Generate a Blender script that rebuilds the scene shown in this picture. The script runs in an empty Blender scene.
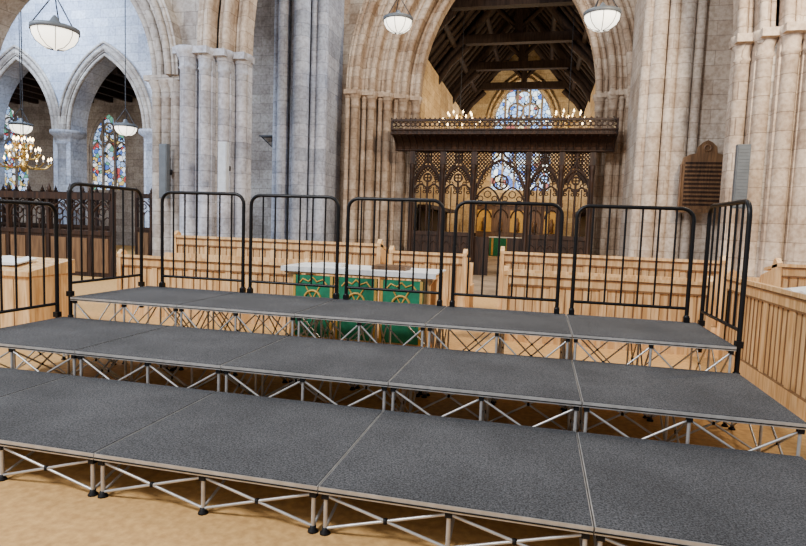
import bpy, math, random
from mathutils import Vector, Matrix
random.seed(4)
D=bpy.data; S=bpy.context.scene

# ---------------------------------------------------------------- materials
def newmat(name):
    m=D.materials.new(name); m.use_nodes=True
    nt=m.node_tree; b=nt.nodes['Principled BSDF']; return m,nt,b
def N(nt,t,**k):
    n=nt.nodes.new(t)
    for a,v in k.items(): setattr(n,a,v)
    return n
def mixc(nt,fac,a,b,mode='MIX'):
    n=N(nt,'ShaderNodeMix',data_type='RGBA',blend_type=mode)
    for s,v in ((0,fac),(6,a),(7,b)):
        if hasattr(v,'node'): nt.links.new(v,n.inputs[s])
        elif s==0: n.inputs[0].default_value=v
        else: n.inputs[s].default_value=(*v,1)
    return n.outputs[2]
def plain(name,c,rough=.6,metal=0,c2=None,scale=8,emit=0,stretch=(1,1,1),bump=0,spec=.5):
    m,nt,b=newmat(name)
    b.inputs['Roughness'].default_value=rough; b.inputs['Metallic'].default_value=metal; b.inputs['Specular IOR Level'].default_value=spec
    g=N(nt,'ShaderNodeNewGeometry'); mp=N(nt,'ShaderNodeMapping'); mp.inputs['Scale'].default_value=stretch
    nt.links.new(g.outputs['Position'],mp.inputs['Vector'])
    no=N(nt,'ShaderNodeTexNoise'); no.inputs['Scale'].default_value=scale; no.inputs['Detail'].default_value=5
    nt.links.new(mp.outputs[0],no.inputs['Vector'])
    r=N(nt,'ShaderNodeValToRGB'); r.color_ramp.elements[0].position=.33; r.color_ramp.elements[1].position=.67
    nt.links.new(no.outputs['Fac'],r.inputs[0])
    c2=c2 or tuple(x*.8 for x in c)
    o=mixc(nt,r.outputs[0],c,c2); nt.links.new(o,b.inputs['Base Color'])
    if emit:
        nt.links.new(o,b.inputs['Emission Color']); b.inputs['Emission Strength'].default_value=emit
    if bump:
        bp=N(nt,'ShaderNodeBump'); bp.inputs['Strength'].default_value=bump; bp.inputs['Distance'].default_value=.01
        nt.links.new(no.outputs['Fac'],bp.inputs['Height']); nt.links.new(bp.outputs[0],b.inputs['Normal'])
    return m
def stone(name,c1,c2,mort,bw=.62,rh=.31,dark=(.5,.5,.5),ms=.008):
    m,nt,b=newmat(name); b.inputs['Roughness'].default_value=.85; b.inputs['Specular IOR Level'].default_value=.2
    g=N(nt,'ShaderNodeNewGeometry'); s=N(nt,'ShaderNodeSeparateXYZ'); nt.links.new(g.outputs['Position'],s.inputs[0])
    a=N(nt,'ShaderNodeMath',operation='MULTIPLY_ADD'); a.inputs[1].default_value=.83
    nt.links.new(s.outputs[1],a.inputs[0]); nt.links.new(s.outputs[0],a.inputs[2])
    c=N(nt,'ShaderNodeCombineXYZ'); nt.links.new(a.outputs[0],c.inputs[0]); nt.links.new(s.outputs[2],c.inputs[1])
    br=N(nt,'ShaderNodeTexBrick'); nt.links.new(c.outputs[0],br.inputs['Vector'])
    for k,v in (('Color1',(*c1,1)),('Color2',(*c2,1)),('Mortar',(*mort,1)),('Scale',1),('Mortar Size',ms),('Mortar Smooth',.5),('Bias',0),('Brick Width',bw),('Row Height',rh)):
        br.inputs[k].default_value=v
    no=N(nt,'ShaderNodeTexNoise'); no.inputs['Scale'].default_value=.9; no.inputs['Detail'].default_value=10; no.inputs['Roughness'].default_value=.75
    nt.links.new(g.outputs['Position'],no.inputs['Vector'])
    r=N(nt,'ShaderNodeValToRGB'); r.color_ramp.elements[0].position=.38; r.color_ramp.elements[1].position=.60
    r.color_ramp.elements[0].color=(*dark,1); r.color_ramp.elements[1].color=(1,1,1,1)
    nt.links.new(no.outputs['Fac'],r.inputs[0])
    o=mixc(nt,.85,br.outputs['Color'],r.outputs[0],'MULTIPLY')
    n2=N(nt,'ShaderNodeTexNoise'); n2.inputs['Scale'].default_value=12; n2.inputs['Detail'].default_value=7
    nt.links.new(g.outputs['Position'],n2.inputs['Vector'])
    r2=N(nt,'ShaderNodeValToRGB'); r2.color_ramp.elements[0].position=.36; r2.color_ramp.elements[1].position=.58
    r2.color_ramp.elements[0].color=(.68,.65,.62,1); r2.color_ramp.elements[1].color=(1,1,1,1)
    nt.links.new(n2.outputs['Fac'],r2.inputs[0])
    o=mixc(nt,.8,o,r2.outputs[0],'MULTIPLY')
    nt.links.new(o,b.inputs['Base Color'])
    ad=N(nt,'ShaderNodeMath',operation='MULTIPLY_ADD'); ad.inputs[1].default_value=-.8
    nt.links.new(br.outputs['Fac'],ad.inputs[0]); nt.links.new(n2.outputs['Fac'],ad.inputs[2])
    bp=N(nt,'ShaderNodeBump'); bp.inputs['Strength'].default_value=.5; bp.inputs['Distance'].default_value=.015
    nt.links.new(ad.outputs[0],bp.inputs['Height']); nt.links.new(bp.outputs[0],b.inputs['Normal'])
    return m
def wood(name,c1,c2,rough=.45,spec=.5):
    m,nt,b=newmat(name); b.inputs['Roughness'].default_value=rough; b.inputs['Specular IOR Level'].default_value=spec
    g=N(nt,'ShaderNodeNewGeometry'); mp=N(nt,'ShaderNodeMapping'); mp.inputs['Scale'].default_value=(14,14,1.3)
    nt.links.new(g.outputs['Position'],mp.inputs['Vector'])
    no=N(nt,'ShaderNodeTexNoise'); no.inputs['Scale'].default_value=1.2; no.inputs['Detail'].default_value=6; no.inputs['Distortion'].default_value=1.2
    nt.links.new(mp.outputs[0],no.inputs['Vector'])
    r=N(nt,'ShaderNodeValToRGB'); r.color_ramp.elements[0].position=.38; r.color_ramp.elements[1].position=.62
    r.color_ramp.elements[0].color=(*c1,1); r.color_ramp.elements[1].color=(*c2,1)
    nt.links.new(no.outputs['Fac'],r.inputs[0]); nt.links.new(r.outputs[0],b.inputs['Base Color'])
    return m
def glassm(name,strength,tint,sc,cols):
    m,nt,b=newmat(name)
    g=N(nt,'ShaderNodeNewGeometry')
    v=N(nt,'ShaderNodeTexVoronoi'); v.inputs['Scale'].default_value=sc; nt.links.new(g.outputs['Position'],v.inputs['Vector'])
    s=N(nt,'ShaderNodeSeparateColor'); nt.links.new(v.outputs['Color'],s.inputs[0])
    r=N(nt,'ShaderNodeValToRGB'); cr=r.color_ramp; cr.interpolation='CONSTANT'
    cr.elements[0].position=0; cr.elements[0].color=(*cols[0][1],1)
    cr.elements[1].position=cols[1][0]; cr.elements[1].color=(*cols[1][1],1)
    for p,c in cols[2:]:
        e=cr.elements.new(p); e.color=(*c,1)
    nt.links.new(s.outputs[0],r.inputs[0])
    v2=N(nt,'ShaderNodeTexVoronoi',feature='DISTANCE_TO_EDGE'); v2.inputs['Scale'].default_value=sc; nt.links.new(g.outputs['Position'],v2.inputs['Vector'])
    gt=N(nt,'ShaderNodeMath',operation='GREATER_THAN'); gt.inputs[1].default_value=.06; nt.links.new(v2.outputs['Distance'],gt.inputs[0])
    o=mixc(nt,gt.outputs[0],(.01,.01,.01),r.outputs[0]); o=mixc(nt,1.0,o,tint,'MULTIPLY')
    nt.links.new(o,b.inputs['Base Color']); nt.links.new(o,b.inputs['Emission Color']); b.inputs['Emission Strength'].default_value=strength
    return m

ST_COOL=stone('stone_cool',(.42,.47,.56),(.62,.67,.76),(.32,.35,.42),dark=(.66,.66,.72))
ST_CP=stone('stone_blue_grey',(.38,.40,.45),(.54,.55,.60),(.27,.28,.32),.9,.36,dark=(.58,.57,.59))
ST_GREY=stone('stone_grey',(.37,.33,.30),(.54,.50,.45),(.25,.22,.20),dark=(.55,.51,.48))
ST_WARM=stone('stone_warm',(.40,.29,.20),(.56,.45,.34),(.24,.175,.12),dark=(.52,.45,.39))
ST_PINK=stone('stone_tan',(.47,.38,.30),(.62,.53,.44),(.31,.25,.20),.8,.34,dark=(.57,.51,.46))
ST_AMB=stone('stone_amber',(.56,.42,.24),(.72,.58,.37),(.34,.24,.13),dark=(.55,.47,.38))
OAK=wood('light_oak',(.52,.285,.105),(.76,.51,.25))
OAKD=wood('light_oak_groove',(.16,.08,.035),(.24,.13,.055))
DARKW=wood('dark_carved_oak',(.012,.006,.004),(.040,.018,.009),.55,.25)
ROOFW=wood('roof_timber',(.014,.009,.008),(.035,.022,.017),.8,.15)
ROOFB=plain('roof_boards',(.030,.021,.017),.9,spec=.1)
BOARD=wood('memorial_oak',(.09,.045,.02),(.17,.09,.04),.4)
BLACK=plain('black_powder_coat',(.003,.003,.004),.4,spec=.25)
RUB=plain('black_plastic',(.004,.004,.005),.6,spec=.25)
ALU=plain('aluminium',(.60,.59,.57),.35,.6,(.46,.45,.43),20)
BRASS=plain('brass',(.60,.40,.12),.3,.9)
IRON=plain('iron',(.03,.03,.035),.5,.4)
FLOOR=plain('tan_floor',(.62,.36,.12),.75,0,(.43,.235,.075),22,bump=.35)
TILE=stone('floor_stone',(.42,.29,.17),(.54,.39,.25),(.24,.16,.09),.7,.7)
GLOW=plain('lamp_glass',(1,.94,.80),.3,0,(1,.94,.80),1,emit=3.2)
CAND=plain('candle_bulb',(1,.72,.35),.3,0,(1,.72,.35),1,emit=16)
SPKG=plain('speaker_grey',(.10,.115,.13),.5)
SPKL=plain('speaker_light',(.55,.60,.66),.5)
GREEN=plain('green_cloth',(.004,.13,.06),.8,0,(.008,.21,.10),12)
GOLD=plain('gold_brocade',(.62,.36,.07),.5,.2)
WHITE=plain('white_linen',(.8,.8,.78),.8,0,(.72,.72,.7))
pal1=[(0,(.45,.62,.95)),(.25,(.85,.92,1)),(.42,(.06,.14,.5)),(.55,(.7,.5,.15)),(.68,(.30,.5,.85)),(.8,(.45,.06,.06)),(.9,(.1,.32,.22))]
pal2=[(0,(.40,.60,1)),(.3,(.85,.93,1)),(.58,(.04,.12,.5)),(.7,(.7,.6,.35)),(.76,(.25,.45,.9)),(.94,(.3,.08,.08))]
GLS=glassm('stained_glass',1.2,(1,1,1),5,pal1) 
GLE=glassm('stained_glass_east',2.2,(.85,.95,1),4,pal2) 
def carpet():
    m,nt,b=newmat('deck_carpet'); b.inputs['Roughness'].default_value=.8; b.inputs['Specular IOR Level'].default_value=.25
    g=N(nt,'ShaderNodeNewGeometry')
    n=N(nt,'ShaderNodeTexNoise'); n.inputs['Scale'].default_value=110; n.inputs['Detail'].default_value=4; n.inputs['Roughness'].default_value=.8; nt.links.new(g.outputs['Position'],n.inputs['Vector'])
    r=N(nt,'ShaderNodeValToRGB'); r.color_ramp.elements[0].position=.40; r.color_ramp.elements[1].position=.68
    r.color_ramp.elements[0].color=(.016,.0165,.018,1); r.color_ramp.elements[1].color=(.14,.141,.146,1)
    nt.links.new(n.outputs['Fac'],r.inputs[0])
    n2=N(nt,'ShaderNodeTexNoise'); n2.inputs['Scale'].default_value=2.2; n2.inputs['Detail'].default_value=7; nt.links.new(g.outputs['Position'],n2.inputs['Vector'])
    r2=N(nt,'ShaderNodeValToRGB'); r2.color_ramp.elements[0].position=.35; r2.color_ramp.elements[1].position=.65
    r2.color_ramp.elements[0].color=(.8,.8,.8,1); r2.color_ramp.elements[1].color=(1.15,1.15,1.15,1); nt.links.new(n2.outputs['Fac'],r2.inputs[0])
    o=mixc(nt,1.0,r.outputs[0],r2.outputs[0],'MULTIPLY'); nt.links.new(o,b.inputs['Base Color'])
    bp=N(nt,'ShaderNodeBump'); bp.inputs['Strength'].default_value=.3; bp.inputs['Distance'].default_value=.003
    nt.links.new(n.outputs['Fac'],bp.inputs['Height']); nt.links.new(bp.outputs[0],b.inputs['Normal'])
    return m
DECK=carpet()

# ---------------------------------------------------------------- builder
class B:
    def __init__(s): s.v=[];s.f=[];s.m=[];s.sm=[];s.mats=[]
    def mi(s,m):
        if m not in s.mats: s.mats.append(m)
        return s.mats.index(m)
    def add(s,vs,fs,m,smooth=False):
        o=len(s.v); s.v+= [tuple(p) for p in vs]; k=s.mi(m)
        for f in fs: s.f.append([i+o for i in f]); s.m.append(k); s.sm.append(smooth)
    def box(s,x0,x1,y0,y1,z0,z1,m):
        s.add([(x,y,z) for x in(x0,x1) for y in(y0,y1) for z in(z0,z1)],
              [(0,1,3,2),(4,6,7,5),(0,4,5,1),(2,3,7,6),(0,2,6,4),(1,5,7,3)],m)
    def tube(s,pts,r,m,n=8,closed=False,cap=True):
        pts=[Vector(p) for p in pts]; L=len(pts); rr=r if isinstance(r,(list,tuple)) else [r]*L
        vs=[];prev=None
        for i,p in enumerate(pts):
            if closed: t=pts[(i+1)%L]-pts[i-1]
            else: t=pts[min(i+1,L-1)]-pts[max(i-1,0)]
            t.normalize()
            if prev is None:
                a=Vector((0,1,0)) if abs(t.y)<.9 else Vector((1,0,0))
            else: a=prev
            u=(a-t*a.dot(t)).normalized(); prev=u; w=t.cross(u)
            for j in range(n):
                an=2*math.pi*j/n; vs.append(p+(u*math.cos(an)+w*math.sin(an))*rr[i])
        fs=[]
        for i in range(L if closed else L-1):
            k=(i+1)%L
            for j in range(n):
                fs.append((i*n+j,i*n+(j+1)%n,k*n+(j+1)%n,k*n+j))
        s.add(vs,fs,m,True)
        if cap and not closed:
            s.add(vs[:n],[tuple(range(n))[::-1]],m); s.add(vs[-n:],[tuple(range(n))],m)
    def cyl(s,p0,p1,r,m,n=12,r1=None): s.tube([p0,p1],[r,r if r1 is None else r1],m,n)
    def lathe(s,cx,cy,prof,m,n=24,cz=0):
        vs=[];
        for r,z in prof:
            for j in range(n):
                a=2*math.pi*j/n; vs.append((cx+r*math.cos(a),cy+r*math.sin(a),cz+z))
        fs=[(i*n+j,i*n+(j+1)%n,(i+1)*n+(j+1)%n,(i+1)*n+j) for i in range(len(prof)-1) for j in range(n)]
        s.add(vs,fs,m,True)
    def prism(s,poly,y0,y1,m,axis='y'):
        n=len(poly)
        if axis=='y': vs=[(a,y0,b) for a,b in poly]+[(a,y1,b) for a,b in poly]
        elif axis=='x': vs=[(y0,a,b) for a,b in poly]+[(y1,a,b) for a,b in poly]
        else: vs=[(a,b,y0) for a,b in poly]+[(a,b,y1) for a,b in poly]
        s.add(vs,[tuple(range(n))[::-1],tuple(range(n,2*n))]+[(i,(i+1)%n,n+(i+1)%n,n+i) for i in range(n)],m)
    def mesh(s,name):
        me=D.meshes.new(name); me.from_pydata(s.v,[],s.f); 
        for m in s.mats: me.materials.append(m)
        me.polygons.foreach_set('material_index',s.m); me.polygons.foreach_set('use_smooth',s.sm); me.update(); return me
    def obj(s,name,loc=(0,0,0),rot=0):
        return inst(s.mesh(name),name,loc,rot)
def inst(me,name,loc=(0,0,0),rot=0):
    o=D.objects.new(name,me); o.location=loc; o.rotation_euler=(0,0,rot); S.collection.objects.link(o); return o

def arch_pts(cx,half,R,zs,n=14,e=0):
    c=R-half; ha=math.acos(c/(R+e)); L=[]
    for i in range(n+1):
        t=math.pi-ha*i/n; L.append((cx+c+(R+e)*math.cos(t),zs+(R+e)*math.sin(t)))
    L+= [(2*cx-x,z) for x,z in L[-2::-1]]
    return L
def arch_z(x,cx,half,R,zs):
    c=R-half; return zs+math.sqrt(max(0,R*R-(abs(x-cx)+c)**2))
def wall(b,x0,x1,z1,y0,y1,arches,m):
    cur=x0
    for a in sorted(arches):
        cx,h=a[0],a[1]
        b.box(cur,cx-h,y0,y1,0,z1,m)
        n=28; xs=[cx-h*math.cos(math.pi*i/n) for i in range(n+1)]
        for i in range(n):
            xa,xb=xs[i],xs[i+1]; za=arch_z(xa,*a[:4]); zb=arch_z(xb,*a[:4])
            b.add([(xa,y0,za),(xb,y0,zb),(xb,y0,z1),(xa,y0,z1),(xa,y1,za),(xb,y1,zb),(xb,y1,z1),(xa,y1,z1)],
                  [(0,1,2,3),(7,6,5,4),(0,4,5,1),(3,2,6,7)],m)
        if a[4]>0: b.box(cx-h,cx+h,y0,y1,0,a[4],m)
        cur=cx+h
    b.box(cur,x1,y0,y1,0,z1,m)
def band(b,cx,half,R,zs,e0,e1,y0,y1,m):
    A=arch_pts(cx,half,R,zs,16,e0); C=arch_pts(cx,half,R,zs,16,e1); n=len(A)
    vs=[(x,y0,z) for x,z in A]+[(x,y0,z) for x,z in C]+[(x,y1,z) for x,z in A]+[(x,y1,z) for x,z in C]
    fs=[]
    for i in range(n-1):
        fs+=[(i,i+1,n+i+1,n+i),(2*n+i,2*n+i+1,i+1,i),(n+i,n+i+1,3*n+i+1,3*n+i)]
    b.add(vs,fs,m)
def roll(b,cx,half,R,zs,e,y,r,m):
    b.tube([(x,y,z) for x,z in arch_pts(cx,half,R,zs,16,e)],r,m,8)
def shaft(b,x,y,z0,z1,r,m,base=True,cap=True):
    n=14
    P=[]
    if base: P+=[(r*1.75,z0),(r*1.75,z0+.25),(r*1.35,z0+.32),(r*1.5,z0+.38),(r,z0+.46)]
    else: P+=[(r,z0)]
    if cap:
        P+=[(r,z1-.5),(r*1.2,z1-.47),(r*1.05,z1-.42),(r*1.1,z1-.3),(r*1.5,z1-.16),(r*1.65,z1-.12),(r*1.65,z1-.02),(r*1.3,z1)]
    else: P+=[(r,z1)]
    b.lathe(x,y,P,m,n)

# ---------------------------------------------------------------- shell
b=B(); b.box(-32,12,-4,34,-.2,0,FLOOR); b.obj('floor')
b=B(); b.box(-30,8,12,18,0,.006,TILE); b.box(-4.4,1.9,18,33,0,.006,TILE); b.obj('floor_paving')

CX,CH,CR,CZ=-1.27,2.67,5.34,5.5
b=B()
wall(b,-11.4,6,15,18,18.9,[(CX,CH+.35,CR+.35,CZ,0)],ST_WARM)
b.box(-10,-6.6,17.85,18,0,15,ST_GREY)
for i,(e0,e1,yf) in enumerate([(0,.36,18.25),(.36,.8,17.95),(.8,1.25,17.7),(1.25,1.7,17.45),(1.7,2.1,17.2)]):
    band(b,CX,CH,CR,CZ,e0,e1,yf,18.6 if i==0 else 18.1,ST_WARM)
    roll(b,CX,CH,CR,CZ,e0+.08,yf-.02,.10,ST_WARM)
    roll(b,CX,CH,CR,CZ,e0+.28,yf-.0,.06,ST_WARM)
    for s in(-1,1):
        if s==1 and i>2: continue
        xo=CX+s*(CH+e0+.02); xi=CX+s*(CH+e1)
        b.box(min(xo,xi),max(xo,xi),yf+.14,18.3,0,CZ,ST_WARM)
        shaft(b,CX+s*(CH+e0+.11),yf+.06,0,CZ,.12,ST_WARM)
        shaft(b,CX+s*(CH+e0+.34),yf+.04,0,CZ,.07,ST_WARM)
        b.box(min(xo,xi)-.02,max(xo,xi)+.02,yf-.15,18.3,CZ-.13,CZ,ST_WARM)
b.obj('wall_chancel_arch')

b=B()
A=[(-15.35,1.55,3.0,4.4,0),(-19.2,1.55,3.0,4.4,0),(-23.0,1.55,3.0,4.4,0)]
wall(b,-26,-11.4,15,18,18.8,A,ST_COOL)
for a in A:
    for e,y,r in((.05,17.98,.07),(.25,17.95,.09),(.42,17.9,.05)): roll(b,*a[:4],e,y,r,ST_GREY)
    band(b,*a[:4],.14,.36,17.92,18.05,ST_GREY)
for x in(-13.5,-17.27,-21.1):
    b.lathe(x,18.3,[(.55,0),(.55,.3),(.42,.4),(.36,.5),(.36,3.95),(.42,4.0),(.38,4.05),(.42,4.2),(.6,4.33),(.6,4.45)],ST_COOL,24)
b.obj('wall_transept_arcade')

b=B(); W3=[(-20.1,1.0,2.0,4.5,2.6),(-25.9,1.25,2.5,4.5,2.4)]
wall(b,-32,-11,9,23.6,24.2,W3,ST_GREY); b.obj('wall_east')
b=B(); b.box(-32,-11,18.8,24,6.9,7.1,ROOFW)
for i in range(20): b.box(-31.5+i*1.05,-31.3+i*1.05,18.8,23.6,6.65,6.9,ROOFW)
b.obj('ceiling_aisle')
def window(b,cx,half,R,zs,z0,y,lights,m,G=None,t=.045):
    P=[(cx-half,z0)]+arch_pts(cx,half,R,zs)+[(cx+half,z0)]
    b.prism(P,y+.05,y+.08,G or GLS)
    w=2*half/lights
    for i in range(lights+1):
        x=cx-half+i*w
        b.box(x-t,x+t,y-.06,y+.06,z0,arch_z(min(max(x,cx-half+.01),cx+half-.01),cx,half,R,zs),m)
    for i in range(lights):
        x=cx-half+(i+.5)*w
        b.tube([(p,y,q) for p,q in arch_pts(x,w/2,w*.8,zs-.15,6)],t,m,6)
    rr=half*.36
    for k in range(3):
        a=math.pi/2+k*2*math.pi/3; c=(cx+rr*.75*math.cos(a),zs+half*.72+rr*.75*math.sin(a))
        b.tube([(c[0]+rr*.7*math.cos(q*math.pi/8),y,c[1]+rr*.7*math.sin(q*math.pi/8)) for q in range(16)],t,m,6,True)
    b.tube([(p,y-.02,q) for p,q in P],.08,m,6)
b=B(); window(b,-20.1,1.0,2.0,4.5,2.6,23.75,3,ST_GREY); b.obj('window_1')
b=B(); window(b,-25.9,1.25,2.5,4.5,2.4,23.75,3,ST_GREY); b.obj('window_2')

# crossing west wall
b=B()
LA=(-12.2,3.0,3.1,4.7,0); CA=(-1.7,5.2,9.2,5.25,0)
wall(b,-18,9,15,12.3,13.5,[LA,(CA[0],CA[1]+.5,CA[2]+.5,CA[3],0)],ST_GREY)
for i,(e0,e1,yf) in enumerate([(0,.3,12.35),(.3,.6,12.15),(.6,.9,12.0)]):
    band(b,*LA[:4],e0,e1,yf,12.6,ST_GREY)
    roll(b,*LA[:4],e0+.07,yf-.02,.075,ST_GREY); roll(b,*LA[:4],e0+.2,yf,.045,ST_GREY)
for i,(e0,e1,yf) in enumerate([(0,.28,12.6),(.28,.6,12.3),(.6,.95,12.05)]):
    band(b,*CA[:4],e0,e1,yf,12.9,ST_PINK)
    roll(b,*CA[:4],e0+.08,yf-.02,.09,ST_PINK); roll(b,*CA[:4],e0+.22,yf,.05,ST_PINK)
for s,m in((-1,ST_CP),(1,ST_PINK)):
    for i,(e0,e1,yf) in enumerate([(0,.28,12.6),(.28,.6,12.3),(.6,.95,12.05),(.95,1.35,11.95)]):
        xa,xb=sorted((CA[0]+s*(CA[1]+e0),CA[0]+s*(CA[1]+e1)))
        b.box(xa,xb,yf+.1,12.9,0,CA[3],m)
        shaft(b,CA[0]+s*(CA[1]+(e0+e1)/2),yf+.08,0,CA[3]+.05,.14 if i<3 else .18,m)
    for k,(e0,e1,yf) in enumerate([(-.05,.3,12.4),(.28,.62,12.1),(.58,1.45,11.85)]):
        xa,xb=sorted((CA[0]+s*(CA[1]+e0),CA[0]+s*(CA[1]+e1)))
        b.box(xa,xb,yf,12.9,CA[3]-.12,CA[3]+.03,m)
for x in(-9.0,-8.75,-8.5): shaft(b,x,12.25,0,4.7,.13,ST_GREY)
b.box(-9.25,-8.3,12.05,12.6,4.6,4.72,ST_GREY)
for x in(-15.4,-15.7): shaft(b,x,12.25,0,4.7,.13,ST_GREY)
for x in (5.4,5.9,6.4): shaft(b,x,12.1,0,5,.22,ST_PINK)
b.obj('wall_crossing_west')

b=B()
b.box(-8.1,-6.45,16.7,18,0,15,ST_CP)
for x,r,y in((-8.05,.13,16.65),(-7.8,.17,16.5),(-7.45,.12,16.55),(-7.15,.24,16.35),(-6.8,.11,16.5),(-6.55,.17,16.5)):
    shaft(b,x,y,0,15,r,ST_CP,True,False)
b.obj('clustered_pier')
b=B()
b.box(2.25,5.2,15.2,18,0,15,ST_PINK)
for x,r,y in((2.28,.12,15.2),(2.52,.17,15.1),(2.82,.12,15.05),(3.1,.19,15.1),(3.4,.11,15.1),(4.35,.18,15.1),(4.75,.15,15.1)):
    shaft(b,x,y,0,15,r,ST_PINK,True,False)
b.obj('clustered_pier')

# chancel
b=B(); b.box(-4.9,-4.4,18.9,33.5,0,7.6,ST_AMB); b.obj('wall_north')
b=B(); b.box(1.9,2.4,18.9,33.5,0,7.6,ST_AMB); b.obj('wall_south')
b=B()
EW=(-1.25,1.65,3.0,7.0,3.6)
n=28; xs=[EW[0]-EW[1]*math.cos(math.pi*i/n) for i in range(n+1)]
def gz(x): return 7.6+4.4*(1-abs(x+1.25)/3.65)
def slab(xa,xb,z0a,z0b):
    b.add([(xa,33,z0a),(xb,33,z0b),(xb,33,gz(xb)),(xa,33,gz(xa)),(xa,33.6,z0a),(xb,33.6,z0b),(xb,33.6,gz(xb)),(xa,33.6,gz(xa))],
        [(0,1,2,3),(0,4,5,1),(7,6,5,4)],ST_AMB)
slab(-4.9,xs[0],0,0); slab(xs[-1],2.4,0,0)
for i in range(n): slab(xs[i],xs[i+1],arch_z(xs[i],*EW[:4]),arch_z(xs[i+1],*EW[:4]))
b.box(xs[0],xs[-1],33,33.6,0,3.6,ST_AMB)
for e,y,r in((.1,32.95,.1),(.35,32.93,.07)): roll(b,*EW[:4],e,y,r,ST_AMB)
b.obj('wall_chancel_east')
b=B(); window(b,EW[0],EW[1],EW[2],EW[3],3.6,33.15,5,ST_GREY,GLE,.06); b.obj('window_3')
b=B()
for s in(-1,1):
    x0=-1.25+s*3.65
    b.add([(x0,18.9,7.6),(x0,33.5,7.6),(-1.25,33.5,12),(-1.25,18.9,12),(x0,18.9,7.75),(x0,33.5,7.75),(-1.25,33.5,12.15),(-1.25,18.9,12.15)],[(0,1,2,3),(7,6,5,4),(0,4,5,1)],ROOFB)
    for i in range(20):
        y=19.1+i*.74
        b.tube([(x0,y,7.52),(-1.25,y,11.92)],.085,ROOFW,4)
    for f in(.3,.62): 
        b.tube([(x0-s*3.65*f,18.9,7.45+4.4*f),(x0-s*3.65*f,33.4,7.45+4.4*f)],.13,ROOFW,4)
    b.box(x0-.2-.1*s,x0+.2-.1*s,18.9,33.4,7.3,7.65,ROOFW)
b.tube([(-1.25,18.9,11.8),(-1.25,33.4,11.8)],.17,ROOFW,4)
for i in range(4):
    y=20.2+i*3.9
    for s in(-1,1):
        x0=-1.25+s*3.55
        b.tube([(x0,y,7.4),(-1.25,y,11.7)],.2,ROOFW,4)
        b.tube([(x0,y,6.3),(x0-s*.25,y,7.3),(x0-s*.8,y,8.1),(x0-s*1.5,y,8.75)],.15,ROOFW,6); b.box(x0-.15-s*.1,x0+.15-s*.1,y-.15,y+.15,6.1,7.6,ROOFW)
        b.tube([(-1.25,y,9.4),(-1.25+s*1.0,y,10.35)],.11,ROOFW,4)
    b.box(-3.6,1.1,y-.16,y+.16,8.85,9.2,ROOFW); b.box(-1.4,-1.1,y-.12,y+.12,9.1,11.7,ROOFW)
b.obj('ceiling_chancel_roof')

# ---------------------------------------------------------------- rood screen
def ring(b,cx,cz,r,y,t,m,n=14): b.tube([(cx+r*math.cos(2*math.pi*k/n),y,cz+r*math.sin(2*math.pi*k/n)) for k in range(n)],t,m,5,True)
def tracery(b,x0,x1,zs,z1,y,m,zb=None):
    w=x1-x0; cx=(x0+x1)/2; R=w*.85
    P=arch_pts(cx,w/2,R,zs,9)
    b.tube([(p,y,q) for p,q in P],.045,m,6)
    zt=P[9][1]
    b.tube([(cx,y,zt),(cx,y,z1)],.03,m,5)
    for s in(-1,1):
        b.tube([(cx+s*w/2,y-.03,zs+.15),(cx+s*w*.3,y-.03,zs+w*.62),(cx+s*w*.08,y-.03,zt+.1),(cx,y-.03,zt+.28)],.028,m,5)
        for k in range(5):
            f=k/4; b.lathe(cx+s*w*(.47-.4*f),y-.03,[(0,-.04),(.035,0),(0,.04)],m,5,zs+.2+(zt-zs-.1)*f**.75)
        c=cx+s*w/4
        b.tube([(p,y,q) for p,q in arch_pts(c,w/4,w*.40,zs-.25,7)],.03,m,5)
        for q in range(2):
            for ss in(-1,1): ring(b,c+ss*w*.145,zs-.2+q*.13,w*.055,y,.018,m,8)
        ring(b,c,zs+.06,w*.07,y,.018,m,8)
        for ii in range(5):
            for jj in range(7):
                px=cx+s*(w/2-.06-ii*.1); pz=z1-.14-jj*.115
                if pz>arch_z(min(max(px,x0+.01),x1-.01),cx,w/2,R,zs)+.06: ring(b,px,pz,.045,y,.022,m,6)
    rr=w*.155; cz=zs+w*.30
    ring(b,cx,cz,rr,y,.028,m)
    for k in range(4):
        a=k*math.pi/2+.78; ring(b,cx+rr*.5*math.cos(a),cz+rr*.5*math.sin(a),rr*.42,y,.016,m,8)
    for k in range(2,17):
        p,q=P[k]; d=Vector((cx-p,zs+.1-q)); d.normalize(); ring(b,p+d.x*.09,q+d.y*.09,.05,y,.022,m,7)
    b.box(x0,x1,y-.05,y+.05,z1-.08,z1,m)
    if zb: b.tube([(cx,y,zb),(cx,y,zs+.1)],.035,m,5)
b=B(); Y=17.3
px=[-3.86,-2.93,-2.0,-.42,.5,1.34]
for x in px:
    b.box(x-.08,x+.08,Y-.1,Y+.1,0,3.85,DARKW); shaft(b,x,Y-.12,0,3.4,.05,DARKW)
for i in range(5):
    x0,x1=px[i]+.07,px[i+1]-.07
    if i!=2:
        b.box(x0,x1,Y-.05,Y+.05,0,1.25,DARKW); b.box(x0,x1,Y-.09,Y+.09,1.2,1.32,DARKW)
        for k in range(3):
            xx=x0+(k+.5)*(x1-x0)/3; b.tube([(p,Y-.06,q) for p,q in arch_pts(xx,(x1-x0)/6-.02,.2,.85,5)],.02,DARKW,5)
            b.box(xx-(x1-x0)/6,xx-(x1-x0)/6+.04,Y-.08,Y,.1,1.2,DARKW)
        tracery(b,x0,x1,2.75,3.85,Y,DARKW,1.3)
        for k in(.25,.75): b.tube([(x0+(x1-x0)*k,Y,1.3),(x0+(x1-x0)*k,Y,2.7)],.02,DARKW,5)
    else:
        tracery(b,x0,x1,2.45,3.85,Y,DARKW)
        b.box(x0,x0+.45,Y+.1,Y+.16,0,1.2,DARKW); b.box(x1-.45,x1,Y+.1,Y+.16,0,1.2,DARKW)
LX0,LX1=-4.4,1.9
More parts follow.
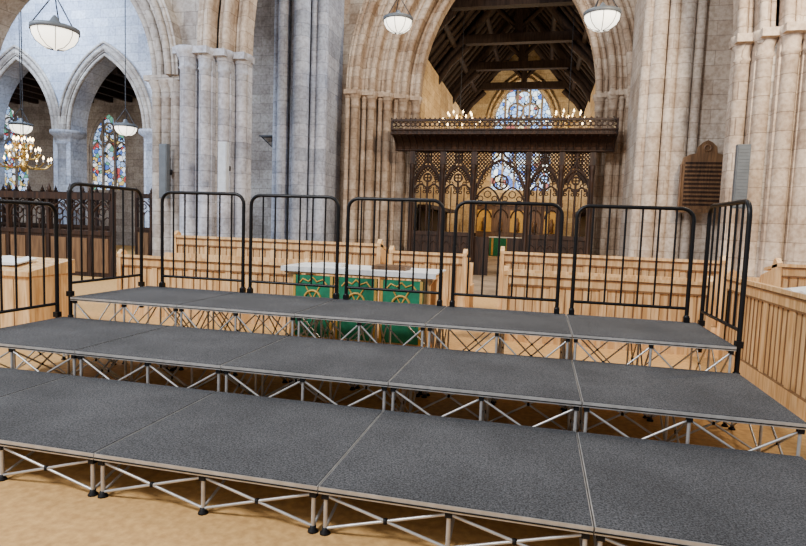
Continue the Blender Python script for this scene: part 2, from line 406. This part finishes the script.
cove=[(Y+.12,3.8),(Y-.1,3.8),(Y-.14,3.92),(Y-.24,4.04),(Y-.42,4.15),(Y-.66,4.2),(Y-.7,4.2),(Y-.7,4.36),(Y+.5,4.36),(Y+.5,4.2),(Y+.12,4.2)]
b.prism(cove,LX0,LX1,DARKW,'x')
for i in range(31):
    x=LX0+.05+i*(LX1-LX0-.1)/30
    b.tube([(x,Y-.11,3.8),(x,Y-.17,3.93),(x,Y-.27,4.05),(x,Y-.44,4.14),(x,Y-.68,4.19)],.025,DARKW,5)
for zz,yy in((3.82,Y-.12),(4.22,Y-.71),(4.34,Y-.72)): b.tube([(LX0,yy,zz),(LX1,yy,zz)],.03,DARKW,6)
nn=44
for i in range(nn):
    x=LX0+.07+i*(LX1-LX0-.14)/(nn-1); ring(b,x,4.5,.062,Y-.68,.02,DARKW,8)
    b.box(x-.08,x-.062,Y-.7,Y-.66,4.36,4.6,DARKW); b.lathe(x-.07,Y-.68,[(.02,4.64),(.03,4.67),(0,4.71)],DARKW,6)
    ring(b,x,4.28,.035,Y-.72,.012,DARKW,6)
b.box(LX0,LX1,Y-.73,Y-.62,4.59,4.65,DARKW)
for x in(LX0,LX1-.06): b.box(x,x+.06,Y-.7,Y+.5,4.36,4.62,DARKW)
b.v=[(x,y,z*.968) for x,y,z in b.v]
b.obj('rood_screen')

# chancel furniture
b=B()
b.box(-1.3,1.3,-.08,.9,0,.95,GREEN)
for x in(-1.2,-.45,.35,1.1): b.box(x,x+.1,-.1,-.08,.05,.93,GOLD)
b.box(-1.35,1.35,-.12,.95,.95,1.0,WHITE); b.obj('high_altar',(-1.2,30,0))
b=B()
b.box(-2.2,2.2,0,.25,0,2.7,BOARD)
for i in range(5):
    x=-1.76+i*.88; b.box(x-.38,x+.38,-.04,0,1.25,2.4,GOLD if i%2==0 else BOARD); b.tube([(p,-.05,q) for p,q in arch_pts(x,.36,.5,2.0,6)],.04,DARKW,5)
    b.lathe(x,-.12,[(0,1.3),(.12,1.3),(.1,1.6),(.14,1.75),(.06,1.85),(.08,1.95),(0,2.05)],BOARD,10)
b.box(-2.3,2.3,-.1,.3,2.65,2.85,BOARD); b.obj('reredos',(-1.2,31.4,0))
def dstall():
    b=B()
    b.box(-.45,.45,0,6,0,.45,DARKW); b.box(-.45,-.35,0,6,0,2.1,DARKW); b.box(.9,1.0,0,6,0,1.0,DARKW); b.box(.75,1.1,0,6,1.0,1.05,DARKW)
    for i in range(9): b.box(-.45,.3,i*.74,i*.74+.07,0,1.1,DARKW); b.cyl((.95,i*.74,0),(.95,i*.74,1.2),.05,DARKW,8)
    b.box(-.5,.0,0,6,2.05,2.2,DARKW)
    return b.mesh('clergy_stall')
dm=dstall(); inst(dm,'clergy_stall',(-3.85,20.5,0)); o=inst(dm,'clergy_stall',(1.35,26.6,0),math.pi)
def chand(R,n,drop,tiers=2):
    b=B(); b.cyl((0,0,.3),(0,0,drop),.015,IRON,6); b.lathe(0,0,[(0,-.25),(.06,-.2),(.13,-.05),(.06,.08),(.03,.3),(.08,.36),(.02,.5),(0,.5)],BRASS,14)
    for t in range(tiers):
        r=R*(1-.4*t) if t<2 else R*.35; z=.0+.28*t
        for k in range(n):
            a=2*math.pi*(k+.5*t)/n; ca,sa=math.cos(a),math.sin(a)
            b.tube([(.03*ca,.03*sa,z),(r*.4*ca,r*.4*sa,z-.12),(r*.8*ca,r*.8*sa,z-.1),(r*ca,r*sa,z+.03)],.018,BRASS,6)
            b.lathe(r*ca,r*sa,[(0,z+.02),(.045,z+.04),(.05,z+.06)],BRASS,8)
            b.cyl((r*ca,r*sa,z+.05),(r*ca,r*sa,z+.15),.014,WHITE,6); b.lathe(r*ca,r*sa,[(0,z+.15),(.03,z+.18),(.022,z+.22),(0,z+.27)],CAND,8)
    return b.mesh('chandelier')
cm=chand(.75,8,5.0); inst(cm,'chandelier',(-3.1,21.5,5.1)); inst(cm,'chandelier',(.75,21.5,5.1))
inst(chand(.72,10,9,3),'chandelier',(-15.3,14.5,2.85))

# ---------------------------------------------------------------- stage platforms
PD=1.15
def platform(h,PW):
    b=B(); g=.003; t=.036
    b.box(g,PW-g,g,PD-g,h-t,h-.004,ALU)
    e=.008; b.box(e,PW-e,e,PD-e,h-.01,h,DECK)
    b.box(g,PW-g,-.0005,g,h-t+.008,h-t+.014,RUB)
    xs=[.03,PW/2,PW-.03]; ys=[.03,PD/2,PD-.03]; zt=h-t
    for x in xs:
        for y in ys:
            b.cyl((x,y,.02),(x,y,zt),.0105,ALU,8)
            b.lathe(x,y,[(0,0),(.026,0),(.024,.008),(.015,.016),(.015,.03),(0,.03)],RUB,10)
            b.box(x-.016,x+.016,y-.016,y+.016,zt-.03,zt,RUB)
    def X(p,q):
        z0,z1=.025,zt-.018
        b.cyl((p[0],p[1],z0),(q[0],q[1],z1),.0075,ALU,7); b.cyl((p[0],p[1],z1),(q[0],q[1],z0),.0075,ALU,7)
        m=((p[0]+q[0])/2,(p[1]+q[1])/2,(z0+z1)/2); b.lathe(m[0],m[1],[(0,-.012),(.012,-.01),(.012,.01),(0,.012)],RUB,8,m[2])
    for y in ys:
        for i in(0,1): X((xs[i],y),(xs[i+1],y))
    for x in xs:
        for i in(0,1): X((x,ys[i]),(x,ys[i+1]))
    return b.mesh('stage_platform')
for x1,PW,y,h in((1.48,1.2,2.38,.235),(1.5,1.2,3.53,.42),(1.47,1.178,4.68,.62)):
    me=platform(h,PW)
    for i in range(5): inst(me,'stage_platform',(x1-PW*(i+1),y,0))

# ---------------------------------------------------------------- barriers
def barrier(w,legdrop=.0,h=1.12,nb=6):
    b=B(); r=.019; c=.11; P=[(0,0,-legdrop),(0,0,h-c)]
    for k in range(1,7): a=math.pi-k/6*math.pi/2; P.append((c+c*math.cos(a),0,h-c+c*math.sin(a)))
    for k in range(0,7): a=math.pi/2-k/6*math.pi/2; P.append((w-c+c*math.cos(a),0,h-c+c*math.sin(a)))
    P.append((w,0,-legdrop)); b.tube(P,r,BLACK,10)
    b.cyl((0,0,.13),(w,0,.13),.015,BLACK,8)
    for k in range(nb):
        x=w*(k+1)/(nb+1); b.cyl((x,0,.13),(x,0,h-.005),.0098,BLACK,8)
    for x in(0,w):
        b.lathe(x,0,[(0,-legdrop),(.026,-legdrop),(.026,-legdrop+.06),(.019,-legdrop+.065)],BLACK,10)
        b.box(x-.026,x+.026,-.026,.026,.0,.05,BLACK)
    return b.mesh('safety_barrier')
for i,(x0,x1) in enumerate(((-4.20,-3.18),(-3.09,-2.08),(-1.97,-.96),(-.83,.20),(.34,1.37))):
    inst(barrier(x1-x0,0,1.085-.008*i),'safety_barrier',(x0,5.79,.62))
sb=barrier(1.04,.25,1.10)
inst(sb,'safety_barrier',(-4.452,4.72,.62),math.pi/2)
inst(sb,'safety_barrier',(1.50,4.75,.6),math.pi/2)
inst(barrier(1.04,.2,1.09),'safety_barrier',(-4.53,3.6,.42),math.pi/2)

# ---------------------------------------------------------------- oak stalls
def stall(L,h,name='choir_stall',depth=.42):
    b=B()
    b.box(0,L,.03,.06,.06,h-.06,OAK); b.box(0,L,0,.09,0,.14,OAK); b.box(0,L,0,.09,h-.16,h-.06,OAK)
    n=max(2,round(L/.6)); w=L/n
    for i in range(n+1): b.box(max(.001,i*w-.04),min(L-.001,i*w+.04),.008,.08,.1,h-.1,OAK)
    for i in range(n):
        for k in range(0,6): x=i*w+.04+(w-.08)*k/5; b.box(x-.006,x+.006,.022,.032,.14,h-.16,OAKD)
    b.box(.0,L,.002,.008,h-.18,h-.162,OAKD); b.box(0,L,.002,.03,.14,.15,OAKD)
    b.prism([(-.03,h-.05),(-.03,h-.01),(depth,h-.09),(depth,h-.13)],-.02,L+.02,OAK,'x')
    b.box(0,L,-.012,.0,h-.075,h-.058,OAKD)
    b.box(0,L,depth+.3,depth+.65,.4,.45,OAK); b.box(0,L,depth+.62,depth+.67,.1,.85,OAK)
    for x in(-.02,L-.04):
        b.prism([(-.02,0),(-.02,h),(.05,h+.06),(.12,h+.02),(.16,h-.1),(depth+.1,h-.2),(depth+.2,.5),(depth+.72,.5),(depth+.72,0)],x,x+.06,OAK,'x')
    return b.obj(name)
def place(o,x,y,rot=0): o.location=(x,y,0); o.rotation_euler[2]=rot
place(stall(3.6,1.14),-6.0,8.6); place(stall(2.9,.88),-5.9,7.15)
place(stall(1.15,1.05),-2.2,8.5)
place(stall(3.1,1.1),-.55,8.9); place(stall(2.4,.9),-.4,7.4)
place(stall(3.0,1.0),2.12,7.3,-math.pi/2)
place(stall(3.0,1.12),3.0,8.3)
b=B()
b.box(0,1.75,0,.65,.84,.9,OAK)
for x in(.05,1.6):
    for y in(.05,.5): b.box(x,x+.1,y,y+.1,0,.84,OAK)
b.box(.1,1.65,.08,.57,.08,.14,OAK)
b.prism([(.0,.84),(.12,.84),(.6,.14),(.48,.14)],.06,.1,OAK); b.prism([(1.75,.84),(1.63,.84),(1.15,.14),(1.27,.14)],.06,.1,OAK)
for i in range(3):
    x=.12+i*.52; b.box(x,x+.48,-.015,.03,.12,.82,GREEN)
    b.box(x,x+.03,-.02,-.01,.12,.82,GOLD); b.box(x+.45,x+.48,-.02,-.01,.12,.82,GOLD)
    ring(b,x+.24,.55,.1,-.018,.014,GOLD); 
    for sx in(-1,1):
        for zz in(.75,.35): b.tube([(x+.24,-.018,zz+.05),(x+.24+sx*.05,-.018,zz),(x+.24+sx*.12,-.018,zz+.03),(x+.24+sx*.17,-.018,zz-.03)],.010,GOLD,4)
    for k in range(6):
        a=k*math.pi/3; b.tube([(x+.24,-.018,.55),(x+.24+.18*math.cos(a),-.018,.55+.18*math.sin(a))],.010,GOLD,4)
b.box(-.03,1.78,-.03,.68,.9,.915,WHITE); b.box(-.03,1.78,-.035,-.02,.86,.915,WHITE)
b.box(.3,.62,.2,.42,.915,.95,WHITE); b.box(1.0,1.4,.15,.45,.915,.96,BOARD)
b.obj('communion_altar',(-2.85,6.15,0))
b=B(); b.box(0,1.2,0,.6,0,.72,OAK)
for k in range(1,6): b.box(k*.2-.004,k*.2+.004,-.006,.01,.06,.68,OAKD)
b.prism([(-.04,.72),(-.04,.77),(.62,.88),(.62,.72)],-.03,1.23,OAK,'x')
b.obj('wooden_desk',(-6.65,5.2,0))
b=B()
for s in(-1,1):
    b.add([(0,-.15,.0),(s*.12,-.15,.03),(s*.26,-.15,.015),(0,.15,.05),(s*.12,.15,.08),(s*.26,.15,.065),
           (0,-.15,-.01),(s*.26,-.15,-.0),(0,.15,.04),(s*.26,.15,.05)],[(0,1,4,3),(1,2,5,4),(6,7,2,1,0),(3,4,5,9,8),(2,7,9,5),(6,8,9,7)],WHITE)
bm=b.mesh('open_book'); inst(bm,'open_book',(-6.0,5.45,.825)); inst(bm,'open_book',(2.32,5.6,.965),-1.57)
def parclose(L,h):
    b=B(); b.box(0,L,-.04,.04,0,1.0,DARKW); b.box(0,L,-.08,.08,h-.15,h,DARKW); b.box(0,L,-.07,.07,.95,1.05,DARKW)
    n=round(L/.55); w=L/n
    for i in range(n+1):
        b.box(i*w-.035,i*w+.035,-.06,.06,0,h+.05,DARKW); b.lathe(i*w,0,[(.04,h+.05),(.05,h+.1),(.02,h+.16),(0,h+.24)],DARKW,6)
    for i in range(n):
        c=(i+.5)*w
        b.tube([(p,0,q) for p,q in arch_pts(c,w/2,w*.8,h-.65,6)],.025,DARKW,5)
        for s in(-1,1): b.tube([(p,0,q) for p,q in arch_pts(c+s*w/4,w/4,w*.4,h-.75,5)],.016,DARKW,5)
        b.tube([(c,0,1.0),(c,0,h-.6)],.018,DARKW,5)
        ring(b,c,h-.42,.08,0,.018,DARKW,8)
        for s in(-1,1): ring(b,c+s*w*.36,h-.22,.05,0,.015,DARKW,6)
        b.box(i*w+.08,(i+1)*w-.08,-.055,-.03,.1,.88,BOARD)
    return b.obj('parclose_screen')
o=parclose(5.5,2.15); o.location=(-19.5,16.6,0); o=parclose(3.3,2.15); o.location=(-13.0,16.6,0)
o=parclose(4,1.9); o.location=(-13.4,11.2,0)

# ---------------------------------------------------------------- pendant lamps
def pend(R,L):
    b=B()
    b.lathe(0,0,[(R,0),(R*.96,-R*.3),(R*.8,-R*.58),(R*.5,-R*.8),(0,-R*.9)],GLOW,28)
    b.lathe(0,0,[(R,-.03),(R*1.06,-.03),(R*1.06,.05),(R*.98,.06),(R*.7,R*.22),(R*.25,R*.38),(.05,R*.6),(.02,R*.7),(0,R*.7)],SPKG,28)
    for k in range(8):
        a=k*math.pi/4; b.tube([(R*q*math.cos(a),R*q*math.sin(a),-R*z) for q,z in((1.01,0),(.97,.3),(.81,.58),(.5,.81),(.1,.9))],.008,IRON,4)
    for k in range(3):
        a=k*2.094; b.cyl((R*.98*math.cos(a),R*.98*math.sin(a),.05),(0,0,R*1.7),.012,IRON,6)
    b.cyl((0,0,R*1.6),(0,0,L),.014,IRON,6)
    return b.mesh('pendant_lamp')
for (x,y,z,R,L) in((-8.75,9.0,4.72,.38,7),(-3.6,13.9,6.35,.34,8),(1.05,13.4,6.08,.37,8),(-16.75,15.8,4.25,.33,9),(-11.8,14.6,3.98,.30,9)):
    inst(pend(R,L),'pendant_lamp',(x,y,z))
def spk(w,h,m):
    b=B(); b.box(-w/2,w/2,0,.12,0,h,m); b.box(-w/2+.015,w/2-.015,-.012,0,.02,h-.02,m)
    for k in range(int(h/.06)): b.box(-w/2+.02,w/2-.02,-.016,-.011,.04+k*.06,.065+k*.06,m)
    b.box(-.04,.04,.12,.3,h*.45,h*.55,IRON); return b.mesh('column_speaker')
inst(spk(.2,1.25,SPKG),'column_speaker',(-8.55,11.8,1.85)); inst(spk(.2,1.1,SPKL),'column_speaker',(-6.85,11.5,2.0)); inst(spk(.22,1.15,SPKG),'column_speaker',(3.5,11.65,1.95))
b=B(); w=.53
P=[(-w,0),(-w,1.05),(-w+.04,1.2),(-w+.16,1.27),(-.22,1.3),(-.2,1.45),(-.1,1.55),(0,1.6),(.1,1.55),(.2,1.45),(.22,1.3),(w-.16,1.27),(w-.04,1.2),(w,1.05),(w,0)]
b.prism(P,0,.08,BOARD); b.box(-w-.04,w+.04,-.04,.1,-.06,.02,BOARD)
for k in range(11): b.box(-w+.08,w-.08,-.012,0,.1+k*.095,.15+k*.095,DARKW)
b.tube([(-w,-.01,.02),(-w,-.01,1.05)],.03,BOARD,6); b.tube([(w,-.01,.02),(w,-.01,1.05)],.03,BOARD,6)
ring(b,0,1.42,.07,-.01,.02,BOARD,12)
for z in(.2,1.0): b.box(-.26,-.22,.08,.36,z,z+.05,IRON)
b.obj('memorial_board',(3.64,14.64,2.02))
b=B(); b.box(-.35,.35,0,.3,.0,.04,IRON); b.tube([(-.3,.1,0),(0,.25,-.3),(.3,.1,0)],.02,IRON,6); b.tube([(0,.28,-.32),(0,.28,.0)],.03,IRON,6); b.obj('wall_bracket',(-8.75,17.5,4.15))

# ---------------------------------------------------------------- lights
def area(n,loc,target,size,e,c):
    l=D.lights.new(n,'AREA'); l.energy=e; l.color=c; l.size=size; l.shape='SQUARE'
    o=D.objects.new(n,l); o.location=loc; S.collection.objects.link(o)
    o.rotation_euler=(Vector(target)-Vector(loc)).to_track_quat('-Z','Y').to_euler(); return o
def pt(n,loc,e,c,r=.3):
    l=D.lights.new(n,'POINT'); l.energy=e; l.color=c; l.shadow_soft_size=r
    o=D.objects.new(n,l); o.location=loc; S.collection.objects.link(o)
area('nave_daylight',(-7,-3,10),(-1,12,2),3,2500,(.96,.97,1))
area('transept_daylight',(-14,5,9),(-14,18,4.5),4,1700,(.64,.78,1))
area('transept_daylight_b',(-17,15,9),(-17,19,4),3,900,(.62,.77,1))
area('crossing_flood',(4.5,7,8),(-1,17,4),1.0,1450,(1,.82,.60))
area('crossing_daylight',(-3,14.5,13),(-6,17,3),2,650,(.82,.90,1))
pt('chancel_light',(-1.3,23,5.6),420,(1,.74,.42)); pt('chancel_light_b',(-1.3,30,5.5),700,(1,.80,.52))
pt('aisle_light',(-21,21.5,4),80,(1,.85,.7))
w=D.worlds.new('World'); S.world=w; w.use_nodes=True
w.node_tree.nodes['Background'].inputs[0].default_value=(.88,.92,1,1); w.node_tree.nodes['Background'].inputs[1].default_value=.66

# ---------------------------------------------------------------- camera
cd=D.cameras.new('camera'); cam=D.objects.new('camera',cd); S.collection.objects.link(cam); S.camera=cam
cd.sensor_width=36; cd.sensor_fit='HORIZONTAL'; cd.lens=576/806*36; cd.clip_end=200
M=Matrix(((.9723,-.0537,.2274),(.2308,.0724,-.9703),(.0356,.9959,.0828)))
q=M.to_quaternion(); cam.rotation_mode='QUATERNION'; cam.rotation_quaternion=q; cam.location=(0,0,1.43)
